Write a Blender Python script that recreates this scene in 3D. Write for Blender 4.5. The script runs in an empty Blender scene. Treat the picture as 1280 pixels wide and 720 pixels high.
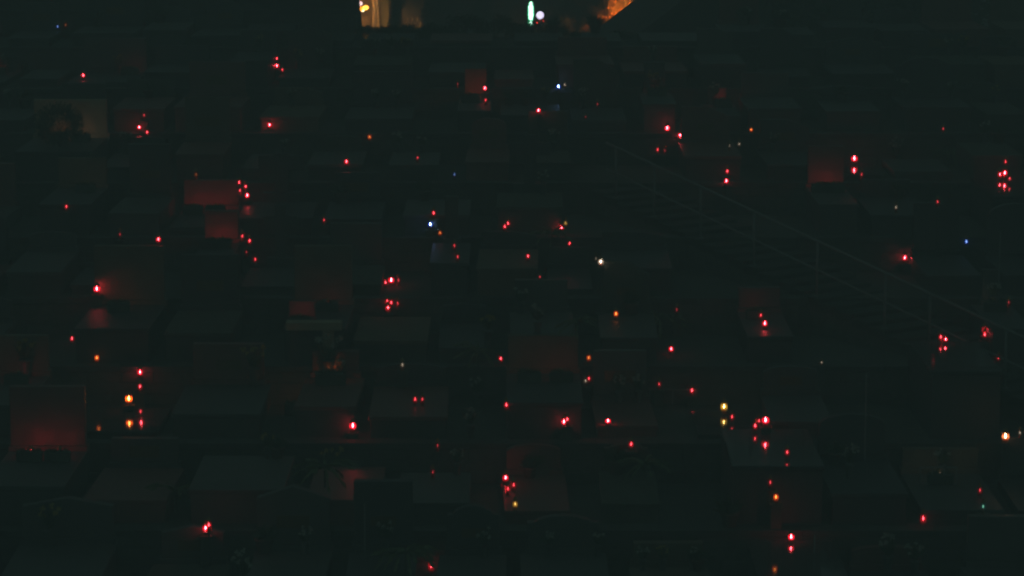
import bpy, bmesh, math, random
from mathutils import Vector, Matrix
random.seed(7)
R = math.radians
S = bpy.context.scene
COL = S.collection
PI = math.pi

# ------------------------------------------------------------ camera
CAMZ, F = 20.0, 3500.0           # camera height (m), focal length in 1280-px pixels
PITCH = R(10)
cp, sp = math.cos(PITCH), math.sin(PITCH)
cd = bpy.data.cameras.new('camera'); cam = bpy.data.objects.new('camera', cd); COL.objects.link(cam)
cam.location = (0, 0, CAMZ); cam.rotation_euler = (PI/2 - PITCH, 0, 0)
cd.sensor_width = 36; cd.lens = F/1280*36; cd.clip_end = 5000; cd.clip_start = 0.1
S.camera = cam

def ray_at(px, py, Y):
    """the world point seen at photo pixel (px, py) at distance Y along the ground"""
    u, v = (px-640)/F, (py-360)/F
    d = Vector((u, cp - v*sp, -sp - v*cp))
    t = Y/d.y
    return Vector((d.x*t, Y, CAMZ + d.z*t))
def project(x, y, z):
    dz = z-CAMZ
    depth = y*cp - dz*sp
    return 640 + F*x/depth, 360 - F*(y*sp + dz*cp)/depth

# ------------------------------------------------------------ materials
def nodes(name):
    m = bpy.data.materials.new(name); m.use_nodes = True
    nt = m.node_tree; b = nt.nodes['Principled BSDF']
    return m, nt, b
def noise_mat(name, c1, c2, rough=.7, scale=6, bump=.0, bscale=40, metallic=0, spots=None, coat=0, spec=.5):
    m, nt, b = nodes(name)
    tc = nt.nodes.new('ShaderNodeTexCoord')
    n = nt.nodes.new('ShaderNodeTexNoise'); n.inputs['Scale'].default_value = scale; n.inputs['Detail'].default_value = 6
    nt.links.new(tc.outputs['Object'], n.inputs['Vector'])
    r = nt.nodes.new('ShaderNodeValToRGB')
    r.color_ramp.elements[0].position = .35; r.color_ramp.elements[0].color = (*c1, 1)
    r.color_ramp.elements[1].position = .68; r.color_ramp.elements[1].color = (*c2, 1)
    nt.links.new(n.outputs['Fac'], r.inputs['Fac'])
    out = r.outputs['Color']
    if spots:
        n2 = nt.nodes.new('ShaderNodeTexNoise'); n2.inputs['Scale'].default_value = spots[0]; n2.inputs['Detail'].default_value = 2
        nt.links.new(tc.outputs['Object'], n2.inputs['Vector'])
        r2 = nt.nodes.new('ShaderNodeValToRGB')
        r2.color_ramp.elements[0].position = .52; r2.color_ramp.elements[0].color = (0, 0, 0, 1)
        r2.color_ramp.elements[1].position = .60; r2.color_ramp.elements[1].color = (1, 1, 1, 1)
        nt.links.new(n2.outputs['Fac'], r2.inputs['Fac'])
        mx = nt.nodes.new('ShaderNodeMix'); mx.data_type = 'RGBA'
        nt.links.new(r2.outputs['Color'], mx.inputs['Factor'])
        nt.links.new(out, mx.inputs['A']); mx.inputs['B'].default_value = (*spots[1], 1)
        out = mx.outputs['Result']
    nt.links.new(out, b.inputs['Base Color'])
    b.inputs['Roughness'].default_value = rough; b.inputs['Metallic'].default_value = metallic
    b.inputs['Specular IOR Level'].default_value = spec
    if coat: b.inputs['Coat Weight'].default_value = coat
    if bump:
        n3 = nt.nodes.new('ShaderNodeTexNoise'); n3.inputs['Scale'].default_value = bscale; n3.inputs['Detail'].default_value = 5
        nt.links.new(tc.outputs['Object'], n3.inputs['Vector'])
        bp = nt.nodes.new('ShaderNodeBump'); bp.inputs['Strength'].default_value = bump; bp.inputs['Distance'].default_value = .03
        nt.links.new(n3.outputs['Fac'], bp.inputs['Height']); nt.links.new(bp.outputs['Normal'], b.inputs['Normal'])
    return m
def emit_mat(name, col, strength):
    m = bpy.data.materials.new(name); m.use_nodes = True; nt = m.node_tree; nt.nodes.clear()
    o = nt.nodes.new('ShaderNodeOutputMaterial'); e = nt.nodes.new('ShaderNodeEmission')
    e.inputs['Color'].default_value = (*col, 1); e.inputs['Strength'].default_value = strength
    nt.links.new(e.outputs[0], o.inputs['Surface'])
    return m
def shell_mat(name, tint, glow, strength):
    """lit plastic sleeve of a grave candle: lets the flame through tinted and glows softly"""
    m = bpy.data.materials.new(name); m.use_nodes = True; nt = m.node_tree; nt.nodes.clear()
    o = nt.nodes.new('ShaderNodeOutputMaterial')
    t = nt.nodes.new('ShaderNodeBsdfTransparent'); t.inputs['Color'].default_value = (*tint, 1)
    e = nt.nodes.new('ShaderNodeEmission'); e.inputs['Color'].default_value = (*glow, 1)
    # the sleeve is brightest round the flame: fades with height along the sleeve
    tc = nt.nodes.new('ShaderNodeTexCoord'); sx = nt.nodes.new('ShaderNodeSeparateXYZ')
    nt.links.new(tc.outputs['Object'], sx.inputs[0])
    m1 = nt.nodes.new('ShaderNodeMath'); m1.operation = 'SUBTRACT'; m1.inputs[1].default_value = .092
    m2 = nt.nodes.new('ShaderNodeMath'); m2.operation = 'POWER'; m2.inputs[1].default_value = 2
    m3 = nt.nodes.new('ShaderNodeMath'); m3.operation = 'MULTIPLY'; m3.inputs[1].default_value = -1/(.028**2)
    m4 = nt.nodes.new('ShaderNodeMath'); m4.operation = 'EXPONENT'
    m5 = nt.nodes.new('ShaderNodeMath'); m5.operation = 'MULTIPLY'; m5.inputs[1].default_value = strength
    m0 = nt.nodes.new('ShaderNodeMath'); m0.operation = 'ABSOLUTE'
    nt.links.new(sx.outputs['Z'], m1.inputs[0]); nt.links.new(m1.outputs[0], m0.inputs[0]); nt.links.new(m0.outputs[0], m2.inputs[0])
    nt.links.new(m2.outputs[0], m3.inputs[0]); nt.links.new(m3.outputs[0], m4.inputs[0]); nt.links.new(m4.outputs[0], m5.inputs[0])
    nt.links.new(m5.outputs[0], e.inputs['Strength'])
    g = nt.nodes.new('ShaderNodeBsdfGlossy'); g.inputs['Roughness'].default_value = .15; g.inputs['Color'].default_value = (.04, .04, .04, 1)
    a = nt.nodes.new('ShaderNodeAddShader'); a2 = nt.nodes.new('ShaderNodeAddShader')
    nt.links.new(t.outputs[0], a.inputs[0]); nt.links.new(e.outputs[0], a.inputs[1])
    nt.links.new(a.outputs[0], a2.inputs[0]); nt.links.new(g.outputs[0], a2.inputs[1])
    nt.links.new(a2.outputs[0], o.inputs['Surface'])
    m.cycles.emission_sampling = 'NONE'
    return m

M = {}
M['gravel'] = noise_mat('gravel_earth', (.055, .055, .05), (.095, .095, .088), .95, 2.2, .6, 60, spots=(45, (.14, .14, .13)))
M['wall'] = noise_mat('retaining_stone', (.09, .09, .086), (.15, .146, .138), .9, 3, .7, 9, spots=(7, (.09, .10, .085)))
M['coping'] = noise_mat('coping_concrete', (.065, .065, .062), (.10, .10, .097), .9, 4, .2, 50)
M['step'] = noise_mat('step_stone', (.035, .035, .033), (.055, .055, .052), .9, 4, .2, 50)
GR = {
 'grey granite': noise_mat('grey_granite', (.060, .060, .060), (.088, .088, .088), .5, 9, .0, spots=(170, (.14, .14, .14))),
 'black granite': noise_mat('black_granite', (.045, .045, .047), (.065, .065, .07), .5, 9, .0, spots=(210, (.11, .11, .12))),
 'polished granite': noise_mat('polished_black_granite', (.045, .045, .047), (.07, .07, .075), .07, 9, .0, spots=(210, (.11, .11, .12))),
 'red granite': noise_mat('red_granite', (.22, .085, .075), (.30, .12, .10), .45, 9, .0, spots=(150, (.08, .06, .06))),
 'white marble': noise_mat('white_marble', (.34, .34, .33), (.44, .43, .41), .35, 2.4, .05, 30),
 'old marble': noise_mat('old_marble', (.09, .09, .087), (.13, .125, .12), .5, 2.4, .1, 30),
 'weathered limestone': noise_mat('weathered_limestone', (.075, .075, .065), (.125, .12, .105), .9, 5, .4, 30, spots=(11, (.09, .11, .07))),
 'cream stone': noise_mat('cream_stone', (.40, .31, .21), (.50, .40, .28), .85, 4, .3, 30),
 'brown sandstone': noise_mat('brown_sandstone', (.15, .11, .08), (.22, .165, .12), .85, 4, .3, 30),
 'red brick': noise_mat('red_terracotta', (.22, .09, .06), (.30, .13, .09), .85, 5, .3, 30),
}
M['bronze'] = noise_mat('bronze', (.16, .10, .04), (.22, .15, .07), .4, 20, metallic=.9)
M['brass'] = noise_mat('brass_lid', (.30, .20, .07), (.38, .27, .10), .35, 30, metallic=.9)
M['steel'] = noise_mat('galvanised_steel', (.21, .22, .215), (.30, .31, .305), .55, 12)
M['iron'] = noise_mat('wrought_iron', (.05, .05, .05), (.09, .09, .09), .6, 12)
M['foliage'] = noise_mat('foliage', (.04, .065, .035), (.08, .12, .055), .7, 8)
M['foliage2'] = noise_mat('pale_foliage', (.12, .15, .06), (.18, .21, .10), .6, 8)
M['bark'] = noise_mat('bark', (.06, .05, .04), (.11, .09, .07), .95, 7, .6, 20)
M['petals'] = noise_mat('white_petals', (.45, .45, .40), (.62, .60, .52), .8, 20)
M['petals2'] = noise_mat('yellow_petals', (.45, .34, .08), (.58, .45, .12), .8, 20)
M['pot'] = noise_mat('clay_pot', (.13, .08, .06), (.19, .12, .09), .85, 12, .2, 40)
M['wax'] = noise_mat('wax', (.55, .10, .08), (.62, .14, .10), .5, 12)
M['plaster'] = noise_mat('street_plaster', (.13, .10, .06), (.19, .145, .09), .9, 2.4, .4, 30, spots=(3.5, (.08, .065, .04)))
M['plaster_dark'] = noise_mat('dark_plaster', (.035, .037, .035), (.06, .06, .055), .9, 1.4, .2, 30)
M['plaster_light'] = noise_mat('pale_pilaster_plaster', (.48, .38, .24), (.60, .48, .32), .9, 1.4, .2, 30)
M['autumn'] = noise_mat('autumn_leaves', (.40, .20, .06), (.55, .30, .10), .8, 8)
M['tiles'] = noise_mat('roof_tiles', (.07, .06, .055), (.12, .10, .09), .85, 6, .5, 18)
M['asphalt'] = noise_mat('asphalt', (.04, .04, .04), (.06, .06, .06), .85, 3, .3, 80)
M['olive'] = noise_mat('olive_painted_wood', (.12, .12, .06), (.18, .17, .09), .8, 3)
M['glass'] = noise_mat('window_glass', (.02, .025, .03), (.03, .035, .04), .05, 2)
M['shutter'] = noise_mat('shutter_wood', (.06, .08, .06), (.09, .11, .08), .7, 9)

# ------------------------------------------------------------ mesh helpers
def tag(o, label=None, cat=None, group=None, kind=None):
    if label: o['label'] = label
    if cat: o['category'] = cat
    if group: o['group'] = group
    if kind: o['kind'] = kind
    return o
def empty(name, loc, rz=0):
    o = bpy.data.objects.new(name, None); COL.objects.link(o); o.location = loc; o.rotation_euler.z = rz
    o.empty_display_size = .2
    return o
def obj(name, bm, mat, parent=None, loc=None, smooth=False):
    me = bpy.data.meshes.new(name)
    bmesh.ops.recalc_face_normals(bm, faces=bm.faces)
    bm.to_mesh(me); bm.free()
    if smooth:
        for p in me.polygons: p.use_smooth = True
    me.materials.append(mat)
    o = bpy.data.objects.new(name, me); COL.objects.link(o)
    if parent: o.parent = parent
    if loc: o.location = loc
    return o
def box(bm, x0, x1, y0, y1, z0, z1, bev=0, rot=None):
    vs = [bm.verts.new((x, y, z)) for z in (z0, z1) for y in (y0, y1) for x in (x0, x1)]
    fs = [bm.faces.new([vs[i] for i in q]) for q in ((0,2,3,1),(4,5,7,6),(0,1,5,4),(2,6,7,3),(0,4,6,2),(1,3,7,5))]
    if bev:
        es = set(e for f in fs for e in f.edges)
        bmesh.ops.bevel(bm, geom=list(es), offset=bev, segments=1, affect='EDGES')
    return vs
def bbox(x0, x1, y0, y1, z0, z1, bev=0):
    bm = bmesh.new(); box(bm, x0, x1, y0, y1, z0, z1, bev); return bm
def lathe(bm, prof, n=12, c=(0, 0)):
    rings = []
    for r, z in prof:
        rings.append([bm.verts.new((c[0]+r*math.cos(2*PI*i/n), c[1]+r*math.sin(2*PI*i/n), z)) for i in range(n)])
    for a, b in zip(rings, rings[1:]):
        for i in range(n):
            bm.faces.new((a[i], a[(i+1) % n], b[(i+1) % n], b[i]))
    if prof[0][0] > 1e-4: bm.faces.new(rings[0][::-1])
    if prof[-1][0] > 1e-4: bm.faces.new(rings[-1])
def tube(bm, a, b, r, n=8, r2=None):
    a, b = Vector(a), Vector(b); d = (b-a).normalized()
    up = Vector((0, 0, 1)) if abs(d.z) < .95 else Vector((1, 0, 0))
    u = d.cross(up).normalized(); v = d.cross(u)
    r2 = r if r2 is None else r2
    A = [bm.verts.new(a+(u*math.cos(2*PI*i/n)+v*math.sin(2*PI*i/n))*r) for i in range(n)]
    B = [bm.verts.new(b+(u*math.cos(2*PI*i/n)+v*math.sin(2*PI*i/n))*r2) for i in range(n)]
    for i in range(n): bm.faces.new((A[i], A[(i+1) % n], B[(i+1) % n], B[i]))
    bm.faces.new(A[::-1]); bm.faces.new(B)
def prism(bm, pts, y0, y1, bev=0):
    """outline in x-z pushed along y"""
    A = [bm.verts.new((x, y0, z)) for x, z in pts]; B = [bm.verts.new((x, y1, z)) for x, z in pts]
    n = len(pts); fs = [bm.faces.new(A), bm.faces.new(B[::-1])]
    for i in range(n): fs.append(bm.faces.new((A[i], B[i], B[(i+1) % n], A[(i+1) % n])))
    if bev:
        bmesh.ops.bevel(bm, geom=list(fs[0].edges), offset=bev, segments=1, affect='EDGES')
def leaf(bm, p, d, l, w):
    """one folded leaf quad pair"""
    d = d.normalized(); s = d.cross(Vector((random.uniform(-1, 1), random.uniform(-1, 1), random.uniform(-.2, 1)))).normalized()
    n = d.cross(s)
    a = bm.verts.new(p); m1 = bm.verts.new(p+d*l*.5+s*w*.5+n*w*.15); m2 = bm.verts.new(p+d*l*.5-s*w*.5+n*w*.15); e = bm.verts.new(p+d*l)
    bm.faces.new((a, m1, e)); bm.faces.new((a, e, m2))

# ------------------------------------------------------------ terrain: a terraced hillside rising away from the camera
P, RISE, Y0 = 2.7, 0.5716, 34.0
def plane(y): return 11.9 + (y-46)*RISE/P
def zrow(k): return plane(Y0+k*P+P*.5) - .0
def yrow(k): return Y0+k*P
KMIN, KCREST, KMAX = -3, 9, 13
CREST = yrow(KCREST+1)      # 61.0
XL = -3.56                  # right edge of the upper left terraces
XL2 = -4.35
STREET = 10.3
def terrace(x, y):
    if y >= 76: return max(STREET, zrow(KCREST) - (y-CREST)*.33)
    k = math.floor((y-Y0)/P)
    if k > KCREST and x > (XL if k == KCREST+1 else XL2):
        return max(STREET, zrow(KCREST) - (y-CREST)*.33)
    return zrow(max(KMIN, min(KMAX, k)))

bm = bmesh.new()
xs = [-220, -100, -60, -25] + [i*.75 for i in range(-22, -4)] + [XL2-.001, XL2+.001, XL-.001, XL+.001] + [i*.75 for i in range(-4, 23)] + [25, 60, 100, 220]
ys = [-20, -10, 10, 20]
for k in range(KMIN, KMAX+1):
    ys += [yrow(k)-.012, yrow(k)+.012, yrow(k)+.9, yrow(k)+1.8]
ys += [yrow(KMAX+1), 75.9, 78, 80, 95, 112, 112.5, 150, 200, 260]
ys = sorted(set(ys))
def gz(x, y):
    if y < yrow(KMIN): return zrow(KMIN-1) if y > 15 else 5
    if y >= 110:
        return STREET + max(0, (y-112))*.12
    if 76 > y >= yrow(KMAX+1) and x < XL2: return zrow(KMAX)
    return terrace(x, y)
grid = [[bm.verts.new((x, y, gz(x, y) + (random.uniform(-.015, .015) if 31 < y < 70 and abs(x) < 17 else 0))) for x in xs] for y in ys]
for j in range(len(ys)-1):
    for i in range(len(xs)-1):
        bm.faces.new((grid[j][i], grid[j][i+1], grid[j+1][i+1], grid[j+1][i]))
g = obj('ground', bm, M['gravel']); tag(g, kind='structure')

# ------------------------------------------------------------ stairs with railing, running down to the right
ROFF = 1.22     # rail top above the mean slope
def rail_pt(px, py, off=ROFF):
    lo, hi = 25, 75
    for _ in range(50):
        mid = (lo+hi)/2; p = ray_at(px, py, mid)
        if p.z - (plane(mid)+off) > 0: lo = mid
        else: hi = mid
    return ray_at(px, py, lo)
ra, rb = rail_pt(758, 178), rail_pt(1262, 413)
sd = (rb-ra); sd.z = 0; SL = sd.length; sd.normalize(); sn = Vector((-sd.y, sd.x, 0))   # sn points right/back
if sn.x < 0: sn = -sn
E0 = Vector((ra.x, ra.y, 0)) - sd*.3
E1 = E0 + sd*(SL+3.2)
SW = 1.35
st = empty('stone_stairs', (E0.x, E0.y, plane(E0.y)+.3-.6))
tag(st, 'long flight of stone steps beside the metal handrail running down to the right', 'stairs')
ang = math.atan2(sd.y, sd.x)
nst = 34; L = (E1-E0).length/nst
drop = (plane(E0.y)-plane(E1.y))/nst
def stz(s):   # tread height at distance s
    return plane(E0.y)+.28 - drop*math.floor(s/L)
mt = Matrix.Translation(Vector((E0.x, E0.y, 0))) @ Matrix.Rotation(ang, 4, 'Z')
side = 1 if (Matrix.Rotation(ang, 4, 'Z') @ Vector((0, 1, 0))).dot(sn) > 0 else -1
mi = Matrix.Translation(-st.location)
for i in range(nst):
    bm = bmesh.new()
    y0, y1 = (-.12, SW) if side > 0 else (-SW, .12)
    box(bm, i*L, (i+1)*L-.004, y0, y1, stz(i*L+.01)-.13, stz(i*L+.01), .008)
    bmesh.ops.transform(bm, matrix=mi @ mt, verts=bm.verts)
    obj('step', bm, M['step'], st)
bm = bmesh.new()
for i in range(nst):
    y0, y1 = (-.10, SW-.02) if side > 0 else (-SW+.02, .10)
    box(bm, i*L, (i+1)*L, y0, y1, stz(i*L+.01)-1.0, stz(i*L+.01)-.133)
bmesh.ops.transform(bm, matrix=mi @ mt, verts=bm.verts)
obj('side_wall', bm, M['wall'], st)
def on_stairs(x, y, m=.25):
    v = Vector((x, y, 0))-E0
    s = v.dot(sd); t = v.dot(sn)
    return -.6 < s < (E1-E0).length+.2 and -.15-m < t < SW+m
def stairs_x(y):
    """x range of the stairs at ground line y"""
    xsn = [x*.05 for x in range(-300, 320) if on_stairs(x*.05, y, .12)]
    return (min(xsn), max(xsn)) if xsn else None

rl = empty('handrail', (ra.x, ra.y, stz(.3)))
tag(rl, 'thin pale metal handrail with two bars slanting down to the right', 'railing')
mi2 = Matrix.Translation(-rl.location)
def srail(px):   # distance along the stairs of the rail above pixel column px
    lo, hi = 0, (E1-E0).length
    for _ in range(40):
        mid = (lo+hi)/2; p = E0+sd*mid; zz = plane(p.y)
        if project(p.x, p.y, zz+1.2)[0] < px: lo = mid
        else: hi = mid
    return lo
s0, s1 = .3, (E1-E0).length-.1
def rp(s, h): p = E0+sd*s; return Vector((p.x, p.y, plane(E0.y)+.28-drop/L*s+h-drop*.5))
for nm, hh, rr in (('top_rail', .97, .024), ('middle_rail', .50, .018)):
    bm = bmesh.new(); tube(bm, rp(s0, hh), rp(s1, hh), rr, 8)
    bmesh.ops.transform(bm, matrix=mi2, verts=bm.verts); obj(nm, bm, M['steel'], rl, smooth=True)
for px in (770, 818, 876, 943, 1022, 1107, 1163, 1258, 1350):
    s = srail(px)
    if s > s1: continue
    bm = bmesh.new(); p = rp(s, 0); zb = stz(s)+.001
    tube(bm, (p.x, p.y, zb), rp(s, .97), .022, 8); tube(bm, (p.x, p.y, zb), (p.x, p.y, zb+.012), .05, 8)
    bmesh.ops.transform(bm, matrix=mi2, verts=bm.verts); obj('post', bm, M['steel'], rl, smooth=True)

# ------------------------------------------------------------ retaining walls
BOXES = []          # (x0, x1, y0, y1, top) used to stand candles on real surfaces
ORD = ['', 'first', 'second', 'third', 'fourth', 'fifth', 'sixth', 'seventh', 'eighth', 'ninth', 'tenth', 'eleventh', 'twelfth',
       'thirteenth', 'fourteenth', 'fifteenth', 'sixteenth', 'seventeenth', 'eighteenth', 'nineteenth', 'twentieth']
def rowname(k): return ORD[k+2]      # row -1 shows as the lowest row
for k in range(KMIN+1, KMAX+1):
    y = yrow(k); x0, x1 = -15, 15
    if k > KCREST: x1 = XL if k == KCREST+1 else XL2
    segs = [(x0, x1)]
    sx = stairs_x(y)
    if sx and k <= KCREST: segs = [(x0, sx[0]), (sx[1], x1)]
    for q, (a, b) in enumerate(segs):
        if b-a < .3: continue
        zb, zt = zrow(k-1), zrow(k)
        w = empty('retaining_wall', ((a+b)/2, y, zb)); h = (b-a)/2
        place = '' if len(segs) == 1 else (' left of the stairs' if q == 0 else ' right of the stairs')
        nm = {-2: 'lowest'}.get(k, ORD[k+2] if k+2 > 1 else 'lowest')
        tag(w, ('low rough stone retaining wall%s, %s counted up from the bottom' % (place, ORD[k+3])), 'retaining wall', 'retaining walls of the grave terraces')
        bm = bmesh.new()
        # coursed rough blocks
        box(bm, -h, h, -.13, .03, -.3, zt-zb-.06)
        for c in range(3):
            xx = -h
            while xx < h:
                wl = random.uniform(.28, .6); e = min(h, xx+wl)
                hz = (zt-zb-.06)/3
                if e-xx > .06: box(bm, xx+.008, e-.008, -.13-random.uniform(.006, .03), -.1, c*hz+.008, (c+1)*hz-.008, .006)
                xx += wl
        obj('wall_face', bm, M['wall'], w)
        bm = bmesh.new(); xx = -h
        while xx < h:
            e = min(h, xx+.9)
            if e-xx > .05: box(bm, xx+.003, e-.003, -.18, .10, zt-zb-.057, zt-zb+.03, .006)
            xx += .9
        obj('coping', bm, M['coping'], w)
        BOXES.append((a, b, y-.18, y+.10, zt+.03))

# ------------------------------------------------------------ graves
def stone_outline(w, h, shape):
    a = w/2
    if shape == 'rounded':
        pts = [(-a, 0), (-a, h*.72)]
        for i in range(1, 12):
            t = PI - PI*i/12; pts.append((a*math.cos(t), h*.72+h*.28*math.sin(t)))
        return pts + [(a, h*.72), (a, 0)]
    if shape == 'shouldered':
        return [(-a, 0), (-a, h*.78), (-a*.78, h*.78), (-a*.7, h*.86), (-a*.4, h*.96), (0, h), (a*.4, h*.96), (a*.7, h*.86), (a*.78, h*.78), (a, h*.78), (a, 0)]
    if shape == 'sloping':
        return [(-a, 0), (-a, h), (a*.1, h), (a, h*.7), (a, 0)]
    if shape == 'pointed':
        return [(-a, 0), (-a, h*.8), (0, h), (a, h*.8), (a, 0)]
    return [(-a, 0), (-a, h), (a, h), (a, 0)]
def cross_outline(w, h):
    t = w*.13
    return [(-t, 0), (-t, h*.58), (-w*.42, h*.58), (-w*.42, h*.58+2*t), (-t, h*.58+2*t), (-t, h), (t, h), (t, h*.58+2*t),
            (w*.42, h*.58+2*t), (w*.42, h*.58), (t, h*.58), (t, 0)]
GRAVES = []
def grave(k, xc, w, yf, yb, sh, hs_h, stone, hstone, shape, desc=None, lit=None, headw=None, rz=None, plaque=True):
    """a tomb: kerbed base, slab, headstone (face at y = yf), its front edge at yb; sh = slab height, hs_h = headstone height over the slab"""
    z0 = zrow(k)
    g = empty('tomb', (xc, yb, z0)); D = yf-yb
    g['row'] = k
    hw = w/2
    bm = bmesh.new()
    box(bm, -hw, hw, 0, D+.24, -.12, sh-.065, .008)
    obj('base', bm, M['coping'] if random.random() < .3 else GR['black granite' if stone == 'polished granite' else stone], g)
    bm = bmesh.new(); box(bm, -hw-.025, hw+.025, -.025, D-.005, sh-.062, sh, .009)
    obj('slab', bm, GR[stone], g)
    head = headw or w*random.uniform(.82, 1.0)
    if shape == 'cross':
        bm = bmesh.new(); box(bm, -head*.28, head*.28, D, D+.2, sh-.062, sh+.16, .01)
        obj('pedestal', bm, GR[hstone], g)
        bm = bmesh.new(); prism(bm, [(x, z+sh+.161) for x, z in cross_outline(head*.8, hs_h-.16)], D+.05, D+.15, .008)
        obj('cross', bm, GR[hstone], g)
    elif shape != 'none':
        bm = bmesh.new(); box(bm, -head/2-.03, head/2+.03, D+.002, D+.22, sh-.062, sh+.07, .008)
        obj('plinth', bm, GR[hstone], g)
        bm = bmesh.new(); prism(bm, [(x, z+sh+.072) for x, z in stone_outline(head, hs_h-.072, shape)], D+.03, D+.17, .008)
        obj('headstone', bm, GR[hstone], g)
        if plaque and hs_h > .4 and random.random() < .6:
            pw = random.uniform(.14, .24); bm = bmesh.new()
            box(bm, -pw, pw, D+.018, D+.0285, sh+hs_h*.35, sh+hs_h*.35+pw*.8, .003)
            obj('plaque', bm, M['bronze'], g)
    if desc is None and hs_h > .25: g.rotation_euler = (0, 0, random.uniform(-.022, .022))
    GRAVES.append(dict(o=g, k=k, x=xc, stone=stone, hstone=hstone, shape=shape, desc=desc, w=w, px=project(xc, yf, z0+sh+hs_h/2), h=hs_h))
    BOXES.append((xc-hw-.025, xc+hw+.025, yb-.025, yf, z0+sh))
    if shape == 'cross': BOXES.append((xc-head*.28, xc+head*.28, yf, yf+.2, z0+sh+hs_h))
    elif shape != 'none': BOXES.append((xc-head/2, xc+head/2, yf, yf+.2, z0+sh+hs_h))
    return g
OCC = {}     # row -> occupied x intervals
PROT = [(440, 800, -40, 47, 90)]    # photo rectangles nothing nearer may cover: (x0, x1, yt, yb, Y)
def occupy(k, a, b): OCC.setdefault(k, []).append((a, b))
def free(k, a, b): return all(b <= p or a >= q for p, q in OCC.get(k, []))

# headstones whose faces the photo shows, as photo rectangles (x0, x1, top, bottom)
FACES = {
 'pale':   (43, 133, 125, 165, 'cream stone', 'square', 'wide sandstone headstone with a dark shrub before it'),
 'edge':   (-14, 25, 72, 97, 'grey granite', 'square', 'small headstone cut by the left edge near the top'),
 'far':    (105, 184, 48, 92, 'grey granite', 'square', 'faintly red wide headstone of the far upper left'),
 'farb':   (300, 345, 38, 62, 'grey granite', 'square', 'small faint headstone just above two stacked red lights'),
 'rosy':   (73, 133, 198, 232, 'brown sandstone', 'square', 'dull rosy headstone of the left side'),
 'glow':   (230, 298, 225, 262, 'red granite', 'square', 'red glowing headstone beside four red candles'),
 'glowb':  (256, 298, 264, 297, 'red granite', 'square', 'deep red headstone under the red glowing one'),
 'mid':    (118, 205, 308, 360, 'brown sandstone', 'square', 'wide dim brown headstone beside a bright red candle'),
 'midb':   (368, 440, 308, 357, 'brown sandstone', 'square', 'broad dim headstone left of a double red light'),
 'plum':   (360, 395, 375, 400, 'grey granite', 'square', 'small plum coloured headstone above the pale ledge'),
 'trap':   (12, 106, 484, 530, 'red granite', 'square', 'broad dark red headstone of the lower left'),
 'leftw':  (-20, 60, 420, 470, 'brown sandstone', 'square', 'broad dim reddish headstone cut by the left edge'),
 'bar':    (635, 723, 420, 450, 'brown sandstone', 'square', 'wide low reddish headstone between two red lights'),
 'brick':  (581, 608, 86, 124, 'red brick', 'square', 'narrow brick red headstone with a bright candle at its corner'),
 'ruby':   (885, 908, 110, 130, 'red granite', 'square', 'small ruby lit headstone of the upper right'),
 'dusk':   (805, 831, 78, 105, 'grey granite', 'square', 'small faint headstone near the roof shadow'),
 'wine':   (1010, 1055, 183, 222, 'red granite', 'square', 'wine red headstone beside a tall red lantern'),
 'violet': (923, 975, 360, 390, 'grey granite', 'square', 'faint violet headstone behind a pair of red candles'),
 'slate':  (685, 735, 310, 345, 'grey granite', 'square', 'dim headstone under a red candle in the middle'),
 'umber':  (1128, 1222, 562, 592, 'brown sandstone', 'square', 'wide dim umber headstone at the lower right'),
 'tall':   (1228, 1248, 338, 378, 'old marble', 'square', 'narrow upright faint pink stone near the right edge'),
 'pillar': (556, 573, 246, 290, 'grey granite', 'square', 'narrow upright stone beside the blue candle'),
}
FY = {}
for key, (a, b, yt, yb, stone, shape, desc) in FACES.items():
    if key == 'plum': continue
    best = None
    for k in range(KMIN+1, KMAX+1):
        for off in (2.25, 2.05, 1.85, 1.6):
            Y = yrow(k)+off
            base = ray_at(640, yb, Y).z - zrow(k)
            if -.05 <= base <= 1.2:
                c = abs(base-.32) + (2.25-off)*.25
                xa, xb = ray_at(a, yb, Y).x, ray_at(b, yb, Y).x
                if not free(k, xa-.02, xb+.02): c += 5
                if best is None or c < best[0]: best = (c, k, Y, base)
    c, k, Y, base = best
    xa, xb = ray_at(a, yb, Y).x, ray_at(b, yb, Y).x
    if c > 4: print('CONFLICT face', key)
    sh = max(.12, min(.55, base))
    top = ray_at(640, yt, Y).z - zrow(k)
    FY[key] = (k, Y, (xa+xb)/2, sh)
    slabstone = random.choice(['black granite', 'grey granite', 'black granite'])
    w = (xb-xa)
    grave(k, (xa+xb)/2, max(w, .6), Y, yrow(k)+.22, sh, top-sh, slabstone, stone, shape, desc=desc, headw=w, plaque=False)
    occupy(k, (xa+xb)/2-max(w, .6)/2-.06, (xa+xb)/2+max(w, .6)/2+.06)
    PROT.append((a, b, yt, yb, Y))

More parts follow.
